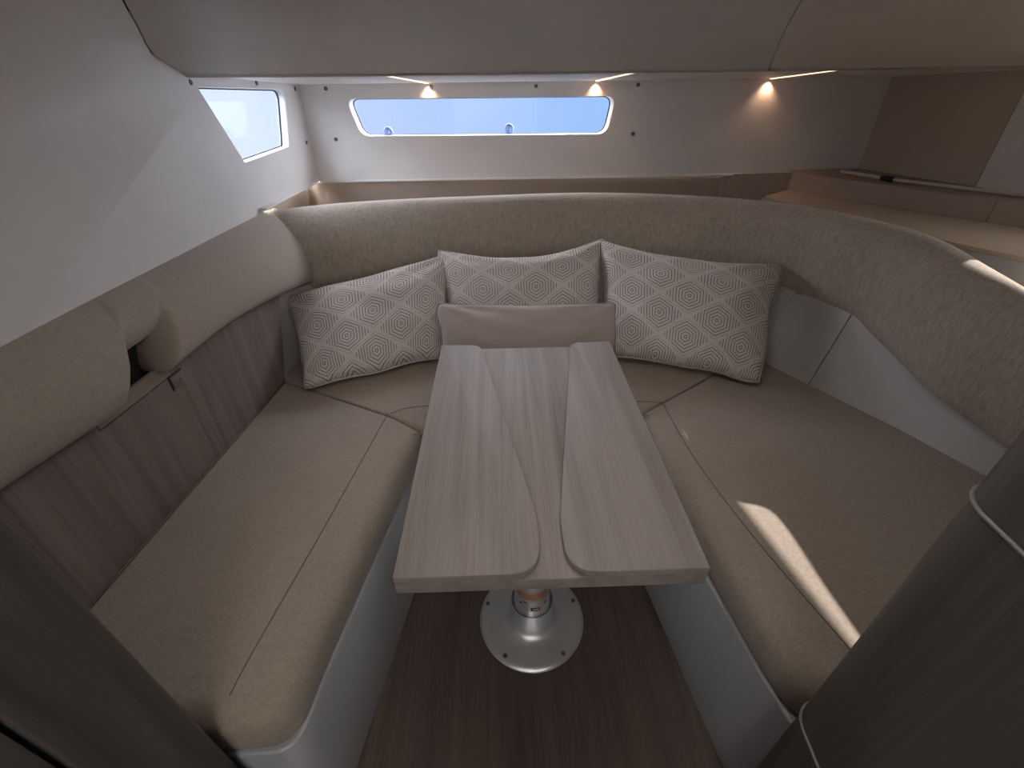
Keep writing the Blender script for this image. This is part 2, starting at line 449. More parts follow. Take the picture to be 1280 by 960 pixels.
# ---- ceiling: soft centre panel, right panel, white soffit with the light strips
ceil = tag(empty('ceiling', (0, 0.2, 1.45)), 'grey padded cabin ceiling with a white soffit at the end wall', 'ceiling', kind='structure')
def seam_r(y): return 0.498 + (y - 0.93) * 0.46
def ceil_panel(name, xa, xb, mat, ysamp):
    V = []; n = 25
    for y in ysamp:
        a, b = xa(y), xb(y); zc = ceil_z(y)
        for k in range(n):
            t = k / (n - 1); x = a + (b - a) * t
            e = min(t, 1 - t) * abs(b - a)
            dz = 0.0025 * max(0, 1 - e / 0.012) if k in (0, n - 1) else 0.0
            V.append((x, y, zc + dz))
        # give the first and last interior column a tight edge roll
        for k, s in ((1, 1), (n - 2, -1)):
            i = len(V) - n + k; xx = (a if k == 1 else b) + s * min(0.006, abs(b - a) * 0.2) * (1 if b > a else -1)
            V[i] = (xx, y, zc)
    m = len(ysamp)
    # lip: the padded panel turns up behind the soffit edge
    for k in range(n):
        V.append((V[(m - 1) * n + k][0], 1.604, 1.331))
    for k in range(n):
        V.append((V[(m - 1) * n + k][0], 1.606, 1.36))
    V = [(x, bend(x, y), z) for x, y, z in V]
    return link(name, mesh(name, V, grid_faces(m + 2, n)), mat, ceil)
YS = [-0.12, 0.1, 0.4, 0.6, 0.8, 0.93, 1.05, 1.2, 1.3, 1.4, 1.46, 1.52, 1.55, 1.58, 1.60]
HX0, HX1, HY0, HY1 = -0.24, 0.36, 0.40, 0.86      # unseen deck hatch, added to light the cabin from above
ceil_panel('panel', lambda y: seam_pt(y).x + 0.002, lambda y: seam_r(y) - 0.0005, 'ceil', [HY1] + [y for y in YS if y > HY1])
def filler(x0, x1, y0, y1):
    V = []
    for y in (y0, (y0 + y1) / 2, y1):
        for x in (x0, x1): V.append((seam_pt(y).x if x is None else x, y, ceil_z(y) + 0.007))
    link('hatch_surround', mesh('hs', V, grid_faces(3, 2)), 'ceil', ceil, False)
filler(None, HX0, HY0, HY1); filler(HX1, 0.53, HY0, HY1 + 0.03); filler(None, 0.53, -0.12, HY0)
ceil_panel('panel', lambda y: max(0.44, seam_r(y) + 0.0005), lambda y: 1.80, 'ceil_r', YS)
link('light_blocker', mesh('b', [(-0.9, 0.9, 1.49), (1.80, 0.9, 1.49), (1.80, 1.5, 1.43), (-0.9, 1.5, 1.43), (1.80, 2.3, 1.43), (-0.9, 2.3, 1.43)], [(0, 1, 2, 3), (3, 2, 4, 5)]), 'black', ceil)  # unseen black sheet added above the panels to stop light leaks
def soffit_z(y): return 1.336 + (1.319 - 1.336) * (y - 1.60) / 0.55
V = []
for k in range(25):
    x = -0.84 + 2.64 * (k / 24) ** 1.6; yf = bend(x, 1.60) - 0.008
    V += [(x, yf, soffit_z(yf) - 0.002), (x, 2.16, soffit_z(2.16))]
link('soffit', mesh('soffit', V, grid_faces(25, 2)), 'soffit', ceil)
rel(ceil)

for x0_, x1_, y0_, y1_ in ((-0.9, 1.80, -0.12, HY0), (-0.9, HX0, HY0 - 0.02, HY1 + 0.02), (HX1, 1.80, HY0 - 0.02, HY1 + 0.02), (-0.9, 1.80, HY1, 0.95)):
    link('light_blocker', mesh('pb', [(x0_, y0_, 1.505), (x1_, y0_, 1.505), (x1_, y1_, 1.505), (x0_, y1_, 1.505)], [(0, 1, 2, 3)]), 'black', ceil, False)  # more unseen sheets around the hatch, added to block stray sun
rel(ceil)
hatch = tag(empty('window_4_added', (0.06, 0.5, 1.46)), 'unseen frosted deck hatch added to the ceiling to light the cabin', 'hatch', kind='structure')
zc0, zc1 = ceil_z(HY0), ceil_z(HY1)
V = []
for dx, dz in ((0.0, 0.0), (0.0, 0.05)):
    V += [(HX0, HY0, zc0 + dz), (HX1, HY0, zc0 + dz), (HX1, HY1, zc1 + dz), (HX0, HY1, zc1 + dz)]
link('coaming', mesh('coaming', V, [(0, 1, 5, 4), (1, 2, 6, 5), (2, 3, 7, 6), (3, 0, 4, 7)]), 'liner', hatch, False)
link('pane', mesh('hatch_pane', [(HX0 - 0.02, HY0 - 0.02, zc0 + 0.05), (HX1 + 0.02, HY0 - 0.02, zc0 + 0.05), (HX1 + 0.02, HY1 + 0.02, zc1 + 0.05), (HX0 - 0.02, HY1 + 0.02, zc1 + 0.05)], [(0, 1, 2, 3)]), 'frost', hatch, False)
rel(hatch)

# ---- right wall (taupe panel, pale panel) with an unseen side window added to let the sun in
def xr(y): return 1.60 + 0.267 * (2.15 - max(y, 1.5))
def right3(p, out): return Vector((xr(p[0]) + out, p[0], p[1]))
WR = round_poly([(0.45, 1.10), (1.19, 1.10), (1.16, 1.388), (0.45, 1.316)], 0.012, 4)
YT = 1.70
wall_right = hole_wall('wall_right', [(-1.2, 0.0), (YT, 0.0), (YT, 1.5), (-1.2, 1.5)], [WR], right3, 0.03, 'liner', None, 0.004)
tag(wall_right, 'pale grey side wall next to the taupe panel', 'wall', kind='structure')
V = [right3((YT, 0.0), -0.004), right3((2.16, 0.0), -0.004), right3((2.16, 1.5), -0.004), right3((YT, 1.5), -0.004),
     right3((YT, 0.0), 0.02), right3((2.16, 0.0), 0.02), right3((2.16, 1.5), 0.02), right3((YT, 1.5), 0.02)]
link('taupe_panel', mesh('taupe', V, [(0, 1, 2, 3), (7, 6, 5, 4), (0, 3, 7, 4), (1, 5, 6, 2), (3, 2, 6, 7), (0, 4, 5, 1)]), 'taupe', wall_right, False)
w3 = tag(empty('window_3_added', (1.77, 0.8, 1.12)), 'unseen side window added to the pale side wall for the sun patch', 'window', kind='structure')
pane_and_gasket(w3, WR, right3, 0.024, 0.005, 'pane3'); rel(w3)

# ---- brown recess behind the backrest
rec = tag(empty('wall_recess', (0.2, 2.16, 0.0)), 'brown lined recess behind the curved backrest', 'wall recess', kind='structure')
def quad_wall(name, pts, z0_, z1_, mat, parent, th=0.01):
    V = []
    for x, y in pts: V += [(x, y, z0_), (x, y, z1_)]
    F = [(2 * i, 2 * i + 2, 2 * i + 3, 2 * i + 1) for i in range(len(pts) - 1)]
    return link(name, mesh(name, V, F), mat, parent, False)
quad_wall('lining', [(0.95, 2.175), (1.74, 2.175)], 0.0, 1.0, 'brown', rec)
quad_wall('lining', [(-0.84, 1.3), (-0.84, 2.165), (0.998, 2.165), (1.02, 2.15)], 0.0, 0.972, 'brown', rec)
link('lining', mesh('lining', [(1.001, 2.160, 0), (1.001, 2.160, 0.967), (1.262, 2.071, 0), (1.262, 2.071, 0.983), (1.30, 2.16, 0), (1.30, 2.16, 0.975)], [(0, 2, 3, 1), (2, 4, 5, 3)]), 'brown', rec, False)
link('recess_shelf', mesh('rs', [(-0.84, 1.76, 0.80), (-0.5, 1.90, 0.80), (0.37, 1.99, 0.80), (0.8, 1.90, 0.80), (1.1, 1.72, 0.80), (1.40, 1.70, 0.80), (1.3, 2.165, 0.80), (-0.84, 2.165, 0.80)], [tuple(range(8))]), 'brown', rec, False)
rel(rec)
# ================================================================ RIGHT SHELF, RAIL
sh = tag(empty('side_shelf', (1.3, 1.6, 0.9)), 'beige shelf with dark fascia behind the backrest, under the taupe panel', 'shelf')
quad_wall('fascia', [(1.256, 2.080), (1.378, 1.842), (1.50, 1.600), (1.585, 1.470), (1.70, 1.33), (1.765, 1.24)], 0.850, 0.984, 'brown', sh)
tube('fascia_joint', [(1.584, 1.470, 0.916), (1.584, 1.470, 0.982)], 0.0012, 'seam', sh, seg=6)
link('top_board', mesh('tb', [(1.256, 2.080, 0.983), (1.30, 2.16, 0.983), (1.70, 2.16, 0.983), (1.77, 1.24, 0.983), (1.76, 1.25, 0.983), (1.70, 1.33, 0.983), (1.50, 1.600, 0.983), (1.378, 1.842, 0.983)],
     [(0, 1, 2, 7), (7, 2, 6), (6, 2, 3, 5), (5, 3, 4)]), 'brown', sh, False)
prism('shelf_board', [(1.262, 2.074), (1.10, 1.95), (1.20, 1.50), (1.28, 1.316), (1.365, 1.122), (1.50, 0.85), (1.62, 0.55), (1.76, 0.55), (1.76, 1.25), (1.70, 1.33), (1.50, 1.600), (1.378, 1.842)], 0.903, 0.915, 'beige', sh, 0.002)
quad_wall('liner_face', [(1.10, 1.97), (1.212, 1.50), (1.292, 1.316), (1.377, 1.122), (1.51, 0.85), (1.63, 0.55)], 0.0, 0.905, 'gel', sh)
rel(sh)
rail = tag(empty('grab_rail', (1.45, 1.9, 0.985)), 'slim metal rail with a black bracket along the shelf edge', 'rail')
rp = [(1.424, 2.008, 0.9945), (1.482, 1.812, 0.9945), (1.58, 1.640, 0.9945), (1.69, 1.470, 0.9945), (1.80, 1.30, 0.9945)]
tube('tube', catmull(rp, 6), 0.0065, 'railm', rail, seg=10)
tube('bracket', [(1.474, 1.84, 0.9945), (1.486, 1.795, 0.9945)], 0.0095, 'black', rail, seg=10)
rel(rail)

# ================================================================ LIGHT STRIPS
def led(x0, x1, label):
    root = tag(empty('light_strip', (x1, 2.12, soffit_z(2.12))), label, 'light', 'warm light strips in the soffit')
    a, b = 1.615, 2.13
    for nm, wd, dz, mt in (('housing', 0.011, 0.0006, 'soffit'), ('diffuser', 0.007, 0.0030, 'led')):
        V = []
        for x, y in ((x0, a), (x1, b)):
            zz = soffit_z(y)
            V += [(x - wd, y, zz + 0.004), (x + wd, y, zz + 0.004), (x + wd, y, zz - dz), (x - wd, y, zz - dz)]
        link(nm, mesh(nm, V, [(0, 1, 2, 3), (4, 7, 6, 5), (0, 4, 5, 1), (1, 5, 6, 2), (2, 6, 7, 3), (3, 7, 4, 0)]), mt, root, False)
    ld = bpy.data.lights.new('strip_glow', 'SPOT'); ld.energy = 0.36; ld.color = (1.0, 0.55, 0.32); ld.spot_size = R(110); ld.spot_blend = 0.9; ld.shadow_soft_size = 0.006
    lo = bpy.data.objects.new('strip_glow', ld); COL.objects.link(lo); lo.parent = root
    lo.location = (x1, 2.138, soffit_z(2.138) - 0.006)
    rel(root)
led(-0.325, -0.270, 'warm light strip in the soffit above the window near the slanted window')
led(0.412, 0.398, 'warm light strip in the soffit above the window end next to the plain wall')
led(1.030, 1.095, 'warm light strip in the soffit above the plain wall beside the taupe panel')

# ================================================================ SETTEE
# ---- white moulded base (one U)
BASE = round_poly([(-0.80, 0.302), (-0.366, 0.302), (-0.353, 0.42), (-0.258, 1.015), (0.402, 1.030), (0.420, 0.82), (0.468, 0.42), (0.487, 0.302),
                   (1.27, 0.302), (1.27, 0.55), (0.98, 1.30), (0.60, 1.70), (-0.55, 1.70), (-0.80, 1.40)], [0, 0.05, 0.3, 0.06, 0.06, 0.4, 0.4, 0.03, 0, 0, 0, 0, 0, 0], 8)
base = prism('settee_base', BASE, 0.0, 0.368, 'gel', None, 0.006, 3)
tag(base, 'white moulded horseshoe bench base around the cabin floor', 'bench base')

# ---- seat cushions
def cushion(name, outline, front, label, zt=0.480, zb=0.370, big=0.044, small=0.006, n_in=0.0):
    # resample the outline, then stack inset rings so that every edge is rolled over
    P = []; W = []
    n0 = len(outline)
    for i in range(n0):
        a, b = Vector(outline[i]), Vector(outline[(i + 1) % n0]); k = max(1, int((b - a).length / 0.02))
        for q in range(k):
            P.append(a.lerp(b, q / k)); W.append(1.0 if i in front else 0.0)
    n = len(P)
    for _ in range(26): W = [max(W[i], 0.0) * 0.5 + 0.25 * (W[i - 1] + W[(i + 1) % n]) for i in range(n)]
    area = sum(P[i].x * P[(i + 1) % n].y - P[(i + 1) % n].x * P[i].y for i in range(n)); sg = 1 if area > 0 else -1
    NR = []
    for i in range(n):
        e0 = (P[i] - P[i - 1]).normalized(); e1 = (P[(i + 1) % n] - P[i]).normalized()
        n0_ = Vector((-e0.y, e0.x)) * sg; n1_ = Vector((-e1.y, e1.x)) * sg
        m_ = (n0_ + n1_); m_.normalize(); NR.append(m_ / max(0.5, m_.dot(n0_)))
    R_ = [small + (big - small) * w_ for w_ in W]
    V = []; rings = 0
    def ring(f):
        nonlocal rings
        for i in range(n):
            ins, z = f(R_[i]); q = P[i] + NR[i] * ins; V.append((q.x, q.y, z))
        rings += 1
    ring(lambda r: (r * 0.25, zb)); ring(lambda r: (0.0, zb + r * 0.3))
    for k in range(9):
        a = R(90 * k / 8)
        ring(lambda r: (r * (1 - math.cos(a)) * 1.05, zt - r + r * math.sin(a)))
    F = grid_faces(rings, n, True) + [tuple(range(n))[::-1], tuple((rings - 1) * n + i for i in range(n))]
    o = link(name, mesh(name, V, F), 'seat'); smooth_angle(o, 60)
    return tag(o, label, 'cushion', 'seat cushions')
Lo = round_poly([(-0.815, 0.306), (-0.362, 0.306), (-0.352, 0.42), (-0.287, 0.818), (-0.243, 1.007), (-0.336, 1.079), (-0.565, 1.202), (-0.744, 1.296), (-0.810, 0.52)],
                [0, 0.10, 0.2, 0.2, 0.012, 0.05, 0.1, 0, 0.1], 6)
cl = cushion('seat_cushion', Lo, set(range(0, 23)), 'long beige seat cushion in front of the wood panel')
Ro = round_poly([(1.30, 0.310), (1.31, 0.55), (1.205, 0.800), (0.892, 1.404), (0.648, 1.224), (0.414, 1.064), (0.424, 0.82), (0.466, 0.42), (0.486, 0.310)],
                [0, 0.1, 0.2, 0, 0.1, 0.012, 0.2, 0.2, 0.08], 6)
nR = len(Ro)
crr = cushion('seat_cushion', Ro, set(range(nR - 22, nR)), 'wide beige seat cushion with a sunlit sliver, beside the pale grey panels')
Co = [(-0.238, 1.010), (-0.10, 1.030), (0.25, 1.042), (0.408, 1.064), (0.645, 1.228), (0.890, 1.409), (0.83, 1.52), (0.71, 1.63), (0.4, 1.72), (0.0, 1.74), (-0.37, 1.70), (-0.64, 1.60), (-0.745, 1.44), (-0.752, 1.305), (-0.563, 1.206), (-0.333, 1.084)]
cc = cushion('seat_cushion', Co, {0, 1, 2}, 'middle beige seat cushion under the patterned pillows')
def seam(pts, parent, r=0.0013):
    return tube('stitch_seam', catmull(pts, 5), r, 'seam', parent, seg=6)
seam([(-0.458, 0.345, 0.4803), (-0.450, 0.42, 0.4803), (-0.405, 0.72, 0.4803), (-0.357, 1.068, 0.4803), (-0.352, 1.085, 0.4803)], cl)
seam([(0.490, 1.112, 0.4803), (0.494, 0.90, 0.4803), (0.510, 0.76, 0.4803), (0.537, 0.60, 0.4803), (0.574, 0.441, 0.4803), (0.60, 0.34, 0.4803)], crr)
seam([(-0.345, 1.098, 0.4803), (-0.27, 1.13, 0.4803), (0.0, 1.14, 0.4803), (0.3, 1.14, 0.4803), (0.49, 1.118, 0.4803)], cc)

# ---- pale grey upholstered panels under the curved backrest
def band(name, lower, upper, mat, parent=None, th=0.02, n=6):
    upper = [Vector(a).lerp(Vector(b), 0.8) for a, b in zip(lower, upper)]
    A = catmull(lower, n); B = catmull(upper, n); V = []; m = len(A)
    cen = Vector((0.1, 0.9, 0))
    for a, b in zip(A, B):
        d = (cen - a); d.z = 0; d.normalize()
        V += [a, b, b - d * th, a - d * th]
    F = []
    for i in range(m - 1):
        for k in range(4):
            F.append((4 * i + k, 4 * i + (k + 1) % 4, 4 * i + 4 + (k + 1) % 4, 4 * i + 4 + k))
    F += [(0, 1, 2, 3), tuple(4 * (m - 1) + k for k in (3, 2, 1, 0))]
    return smooth_angle(link(name, mesh(name, V, F), mat, parent), 40)
low = [(-0.745, 1.300, 0.47), (-0.725, 1.43, 0.47), (-0.62, 1.58, 0.47), (-0.36, 1.69, 0.47), (0.0, 1.725, 0.47), (0.4, 1.705, 0.47), (0.69, 1.615, 0.47), (0.815, 1.505, 0.47), (0.885, 1.383, 0.47)]
hig = [(-0.765, 1.30, 0.80), (-0.760, 1.50, 0.78), (-0.68, 1.68, 0.75), (-0.38, 1.80, 0.75), (0.0, 1.84, 0.75), (0.4, 1.83, 0.75), (0.75, 1.74, 0.75), (0.93, 1.62, 0.75), (1.064, 1.480, 0.75)]
b1 = band('seat_back_panel', low, hig, 'grey'); tag(b1, 'grey vinyl panel behind the patterned pillows under the curved backrest', 'panel', 'grey vinyl panels')
low2 = [(0.880, 1.387, 0.47), (0.940, 1.31, 0.47), (0.999, 1.208, 0.47)]
hig2 = [(1.055, 1.487, 0.74), (1.12, 1.42, 0.74), (1.150, 1.318, 0.74)]
b2 = band('seat_back_panel', low2, hig2, 'grey'); tag(b2, 'short grey vinyl panel between a patterned pillow and the long grey panel', 'panel', 'grey vinyl panels')
low3 = [(1.001, 1.205, 0.47), (1.10, 0.985, 0.47), (1.186, 0.785, 0.47), (1.30, 0.56, 0.47), (1.32, 0.32, 0.47)]
hig3 = [(1.152, 1.315, 0.74), (1.22, 1.08, 0.74), (1.26, 0.83, 0.72), (1.34, 0.6, 0.70), (1.36, 0.34, 0.70)]
b3 = band('seat_back_panel', low3, hig3, 'grey'); tag(b3, 'long tapering grey vinyl panel above the wide seat cushion', 'panel', 'grey vinyl panels')

# ---- wood panel along the long side
wp = tag(empty('side_wood_panel', (-0.78, 0.8, 0.46)), 'taupe wood-grain panel between side bolster and long seat cushion', 'panel')
def wpx(y): return -0.800 + (y - 0.50) * 0.081
def slab(name, quad, th, mat, parent):
    V = [Vector((wpx(y), y, z)) for y, z in quad] + [Vector((wpx(y) - th, y, z)) for y, z in quad]
    n = len(quad); F = [tuple(range(n)), tuple(range(n, 2 * n))[::-1]] + [(i, (i + 1) % n, n + (i + 1) % n, n + i) for i in range(n)]
    return link(name, mesh(name, V, F), mat, parent, False)
slab('board', [(0.29, 0.484), (1.293, 0.484), (1.42, 0.76), (1.43, 0.80), (0.905, 0.80), (0.905, 0.752), (0.70, 0.752), (0.70, 0.80), (0.29, 0.80)], 0.014, 'panelw', wp)
slab('upper_strip', [(0.702, 0.755), (0.903, 0.755), (0.903, 0.786), (0.702, 0.786)], 0.008, 'ledgew', wp)
tube('base_bead', [(wpx(y) + 0.003, y, 0.4845) for y in (0.30, 0.6, 0.9, 1.288)], 0.003, 'seam', wp, seg=8)
box('niche_shade', (-0.819, 0.66, 0.74), (-0.806, 1.06, 0.92), 'black', wp)  # black box painted in for the shade inside the open recess
rel(wp)
lt = tag(empty('panel_latch', (wpx(0.91), 0.91, 0.73)), 'small square latch plate on the wood panel below the bolster notch', 'latch')
v = [(wpx(y) + d, y, z) for d in (0.0, 0.0035) for y, z in ((0.893, 0.722), (0.930, 0.722), (0.930, 0.750), (0.893, 0.750))]
bevel(link('plate', mesh('plate', v, [(0, 1, 2, 3), (7, 6, 5, 4), (0, 4, 5, 1), (1, 5, 6, 2), (2, 6, 7, 3), (3, 7, 4, 0)]), 'panelw', lt), 0.001, 1)
tube('plate_gap', [(wpx(y), y, z) for y, z in ((0.890, 0.718), (0.890, 0.753), (0.933, 0.753))], 0.002, 'black', lt, seg=6)
screw(lt, (wpx(0.915) + 0.003, 0.915, 0.733), (1, 0, 0), 0.003).name = 'button'
rel(lt)

# ---- curved backrest bolster
ST = [((-0.80, 1.690, 0.948), (-0.720, 1.640, 0.66)), ((-0.52, 1.800, 0.949), (-0.46, 1.72, 0.66)), ((-0.07, 1.863, 0.950), (-0.05, 1.79, 0.66)),
      ((0.367, 1.887, 0.950), (0.37, 1.81, 0.66)), ((0.745, 1.791, 0.950), (0.74, 1.73, 0.655)), ((1.008, 1.629, 0.950), (1.025, 1.545, 0.655)),
      ((1.137, 1.391, 0.950), (1.138, 1.330, 0.66)), ((1.176, 1.215, 0.944), (1.150, 1.175, 0.645)), ((1.160, 1.050, 0.928), (1.135, 0.925, 0.615)), ((1.145, 0.895, 0.912), (1.19, 0.795, 0.580)), ((1.15, 0.80, 0.898), (1.21, 0.72, 0.57)), ((1.15, 0.745, 0.853), (1.23, 0.66, 0.56)), ((1.155, 0.55, 0.853), (1.25, 0.5, 0.55)), ((1.16, 0.33, 0.85), (1.25, 0.33, 0.55))]
PROF = [(-0.10, 0.06), (-0.04, 0.0), (-0.008, 0.0), (0.010, 0.03), (0.022, 0.10), (0.034, 0.22), (0.042, 0.38), (0.046, 0.54), (0.044, 0.70), (0.036, 0.83), (0.022, 0.925), (0.004, 0.98), (-0.018, 1.0), (-0.042, 0.985), (-0.065, 0.93), (-0.085, 0.82), (-0.10, 0.55)]
Ts = catmull([a for a, b in ST], 8); Bs = catmull([b for a, b in ST], 8)
V = []
for i in range(len(Ts)):
    t = Ts[min(i + 1, len(Ts) - 1)] - Ts[max(i - 1, 0)]; t.z = 0; t.normalize()
    nrm = Vector((t.y, -t.x, 0))
    if nrm.dot(Vector((0.1, 0.9, 0)) - Vector((Ts[i].x, Ts[i].y, 0))) < 0: nrm = -nrm
    for off, h in PROF:
        V.append(Bs[i].lerp(Ts[i], h) + nrm * (off + 0.012))
nP = len(PROF)
F = grid_faces(len(Ts), nP, True) + [tuple(range(nP))[::-1], tuple((len(Ts) - 1) * nP + k for k in range(nP))]
bb = link('backrest_bolster', mesh('backrest_bolster', V, F), 'bolster')
tag(smooth_angle(bb, 70), 'long curved beige backrest bolster sweeping around the pillows', 'backrest')

# ---- side bolster with its notch
LB = [(-0.79, 0.297, 0.800), (-0.78, 0.51, 0.789), (-0.752, 0.757, 0.777), (-0.725, 1.074, 0.787), (-0.705, 1.33, 0.762), (-0.700, 1.52, 0.728), (-0.700, 1.615, 0.705)]
LTp = [(-0.826, 0.297, 0.956), (-0.826, 0.6, 0.956), (-0.826, 0.9, 0.956), (-0.826, 1.2, 0.956), (-0.824, 1.45, 0.955), (-0.820, 1.63, 0.952), (-0.815, 1.72, 0.945)]
LPROF = [(-0.11, 0.20), (-0.06, 0.02), (-0.02, -0.01), (0.004, 0.03), (0.022, 0.11), (0.037, 0.24), (0.047, 0.40), (0.050, 0.56), (0.046, 0.72), (0.036, 0.86), (0.018, 0.96), (0.0, 1.0), (-0.03, 0.96), (-0.05, 0.8)]
def ev(P, u):
    u = max(0, min(1, u)) * (len(P) - 1); i = min(int(u), len(P) - 2); return P[i].lerp(P[i + 1], u - i)
LBc = catmull(LB, 12); LTc = catmull(LTp, 12)
us = sorted(set([i / 90 for i in range(91)] + [0.3 + i / 400 for i in range(90)]))
V = []
for u in us:
    b, t = ev(LBc, u), ev(LTc, u)
    yb = b.y
    q = 0.0
    y0_, y1_ = 0.722, 0.872
    if y0_ < yb < y1_:
        q = min(1, (yb - y0_) / 0.010) * min(1, (y1_ - yb) / 0.030); q = q * q * (3 - 2 * q)
    lift = 0.42 * q
    taper = 1.0 if u < 0.985 else 0.93
    for off, h in LPROF:
        hh = lift + (1 - lift) * max(h, 0) + min(h, 0)
        p = b.lerp(t, hh)
        p = p + Vector((off * taper * (1 - 0.25 * q * (1 - h)) + 0.004, 0, 0)); p.x = max(p.x, -0.8185)
        V.append(p)
nL = len(LPROF)
F = grid_faces(len(us), nL, True) + [tuple(range(nL))[::-1], tuple((len(us) - 1) * nL + k for k in range(nL))]
sb = link('side_bolster', mesh('side_bolster', V, F), 'bolster_y'); smooth_angle(sb, 55)
tag(sb, 'straight beige side bolster with a notch, along the white wall', 'backrest')
end = [V[(len(us) - 1) * nL + k] + Vector((0.002, 0.002, 0)) for k in range(2, 13)]
tube('end_piping', catmull(end, 4), 0.003, 'piping', sb, seg=8)

# ================================================================ PILLOWS
def pillow(name, BL, BR, TR, TL, T, pull, mat, pmat, label, cat, group, seed, uvrot=0.0, sag=0.0, uvoff=(0, 0), ears=0.0):
    BL, BR, TR, TL = map(Vector, (BL, BR, TR, TL))
    NU, NV = 45, 33
    X = ((BR - BL) + (TR - TL)); Y = ((TL - BL) + (TR - BR)); N = X.cross(Y).normalized()
    wid = X.length / 2; hei = Y.length / 2
    def pos(s, t, side):
        # s, t in -1..1
        pc, pd = pull
        s2 = s * (1 - pc * (1 - t * t) ** 1.0 * abs(s) ** 3); t2 = t * (1 - pd * (1 - s * s) * abs(t) ** 3)
        if t > 0: t2 -= sag * (1 - s * s) ** 1.0 * t ** 2
        wv = noise.noise(Vector((s * 1.7 + seed * 2, t * 1.7 - seed, 5.0)))
        s2 += 0.035 * wv * abs(s) ** 3 * (1 - t ** 6); t2 += 0.05 * wv * abs(t) ** 3 * (1 - s ** 6)
        rc = 1 - 0.035 * abs(s * t) ** 7
        a, b = (s2 * rc + 1) / 2, (t2 * rc + 1) / 2
        p = BL.lerp(BR, a).lerp(TL.lerp(TR, a), b)
        e = max(0.0, (1 - s ** 4) * (1 - t ** 4))
        f = e ** 0.43 * (1 - 0.35 * (s * s + t * t) / 2)
        # creases run in from the corners
        ds = noise.noise(Vector((s * 2.2 + seed, t * 2.2, side * 3))) * 0.014 * e
        cr_ = 0.0
        for cs in (-1, 1):
            for ct in (-1, 1):
                d = math.hypot((s - cs) * 0.9, t - ct)
                if d < 0.9:
                    an = math.atan2(t - ct, (s - cs))
                    cr_ += math.sin(an * 9 + seed) * 0.010 * (0.9 - d) * min(1, d * 3) * e ** 0.3
        off = side * (T * f) * (1.0 if side > 0 else 0.55) + ds * side + cr_ * (1 if side > 0 else -1)
        return p + N * off + N * (ears * (abs(s * t) ** 5))
    V = []; UV = []
    for side in (1, -1):
        for i in range(NU):
            for j in range(NV):
                s, t = -1 + 2 * i / (NU - 1), -1 + 2 * j / (NV - 1)
                V.append(pos(s, t, side))
                u_, v_ = s * wid / 2 + uvoff[0], t * hei / 2 + uvoff[1]
                c_, s_ = math.cos(uvrot), math.sin(uvrot)
                UV.append((u_ * c_ - v_ * s_, u_ * s_ + v_ * c_))
    n = NU * NV
    F = [f for f in grid_faces(NU, NV)] + [tuple(k + n for k in f[::-1]) for f in grid_faces(NU, NV)]
    me = bpy.data.meshes.new(name); me.from_pydata([tuple(v) for v in V], [], F)
    ul = me.uv_layers.new(name='UVMap')
    for lp in me.loops: ul.data[lp.index].uv = UV[lp.vertex_index]
    bm = bmesh.new(); bm.from_mesh(me); bmesh.ops.remove_doubles(bm, verts=bm.verts, dist=1e-5); bmesh.ops.recalc_face_normals(bm, faces=bm.faces); bm.to_mesh(me); bm.free()
    o = link(name, me, mat)
    tag(o, label, cat, group)
    loop = []
    q = 24
    for k in range(q): loop.append((-1 + 2 * k / q, -1))
    for k in range(q): loop.append((1, -1 + 2 * k / q))
    for k in range(q): loop.append((1 - 2 * k / q, 1))
    for k in range(q): loop.append((-1, 1 - 2 * k / q))
    tube('piping', [pos(s, t, 1) for s, t in loop], 0.0035, pmat, o, closed=True, seg=8)
    return o
PG = 'hexagon-patterned pillows'
pillow('pillow', (-0.640, 1.205, 0.500), (-0.19, 1.40, 0.500), (-0.165, 1.72, 0.785), (-0.790, 1.53, 0.685), 0.075, (0.10, 0.06), 'pattern', 'pipe3',
       'hexagon-patterned pillow leaning in the corner by the side bolster', 'pillow', PG, 1.3, R(0), 0.07)
pillow('pillow', (-0.20, 1.46, 0.505), (0.37, 1.46, 0.505), (0.395, 1.70, 0.828), (-0.245, 1.70, 0.796), 0.080, (0.06, 0.05), 'pattern', 'pipe3',
       'hexagon-patterned pillow standing behind the plain cushion', 'pillow', PG, 4.1, 0, 0.27, (0.05, 0.07))
pillow('pillow', (0.355, 1.365, 0.500), (0.818, 1.172, 0.500), (1.015, 1.54, 0.772), (0.362, 1.70, 0.828), 0.085, (0.06, 0.10), 'pattern', 'pipe3',
       'hexagon-patterned pillow leaning beside the short grey panel', 'pillow', PG, 7.7, R(0), 0.17)
pillow('lumbar_cushion', (-0.205, 1.26, 0.497), (0.375, 1.26, 0.497), (0.392, 1.42, 0.687), (-0.222, 1.42, 0.700), 0.055, (0.03, 0.05), 'plain', 'pipe2',
       'plain taupe lumbar cushion with dark piping behind the table', 'cushion', None, 2.5, 0, 0.06)

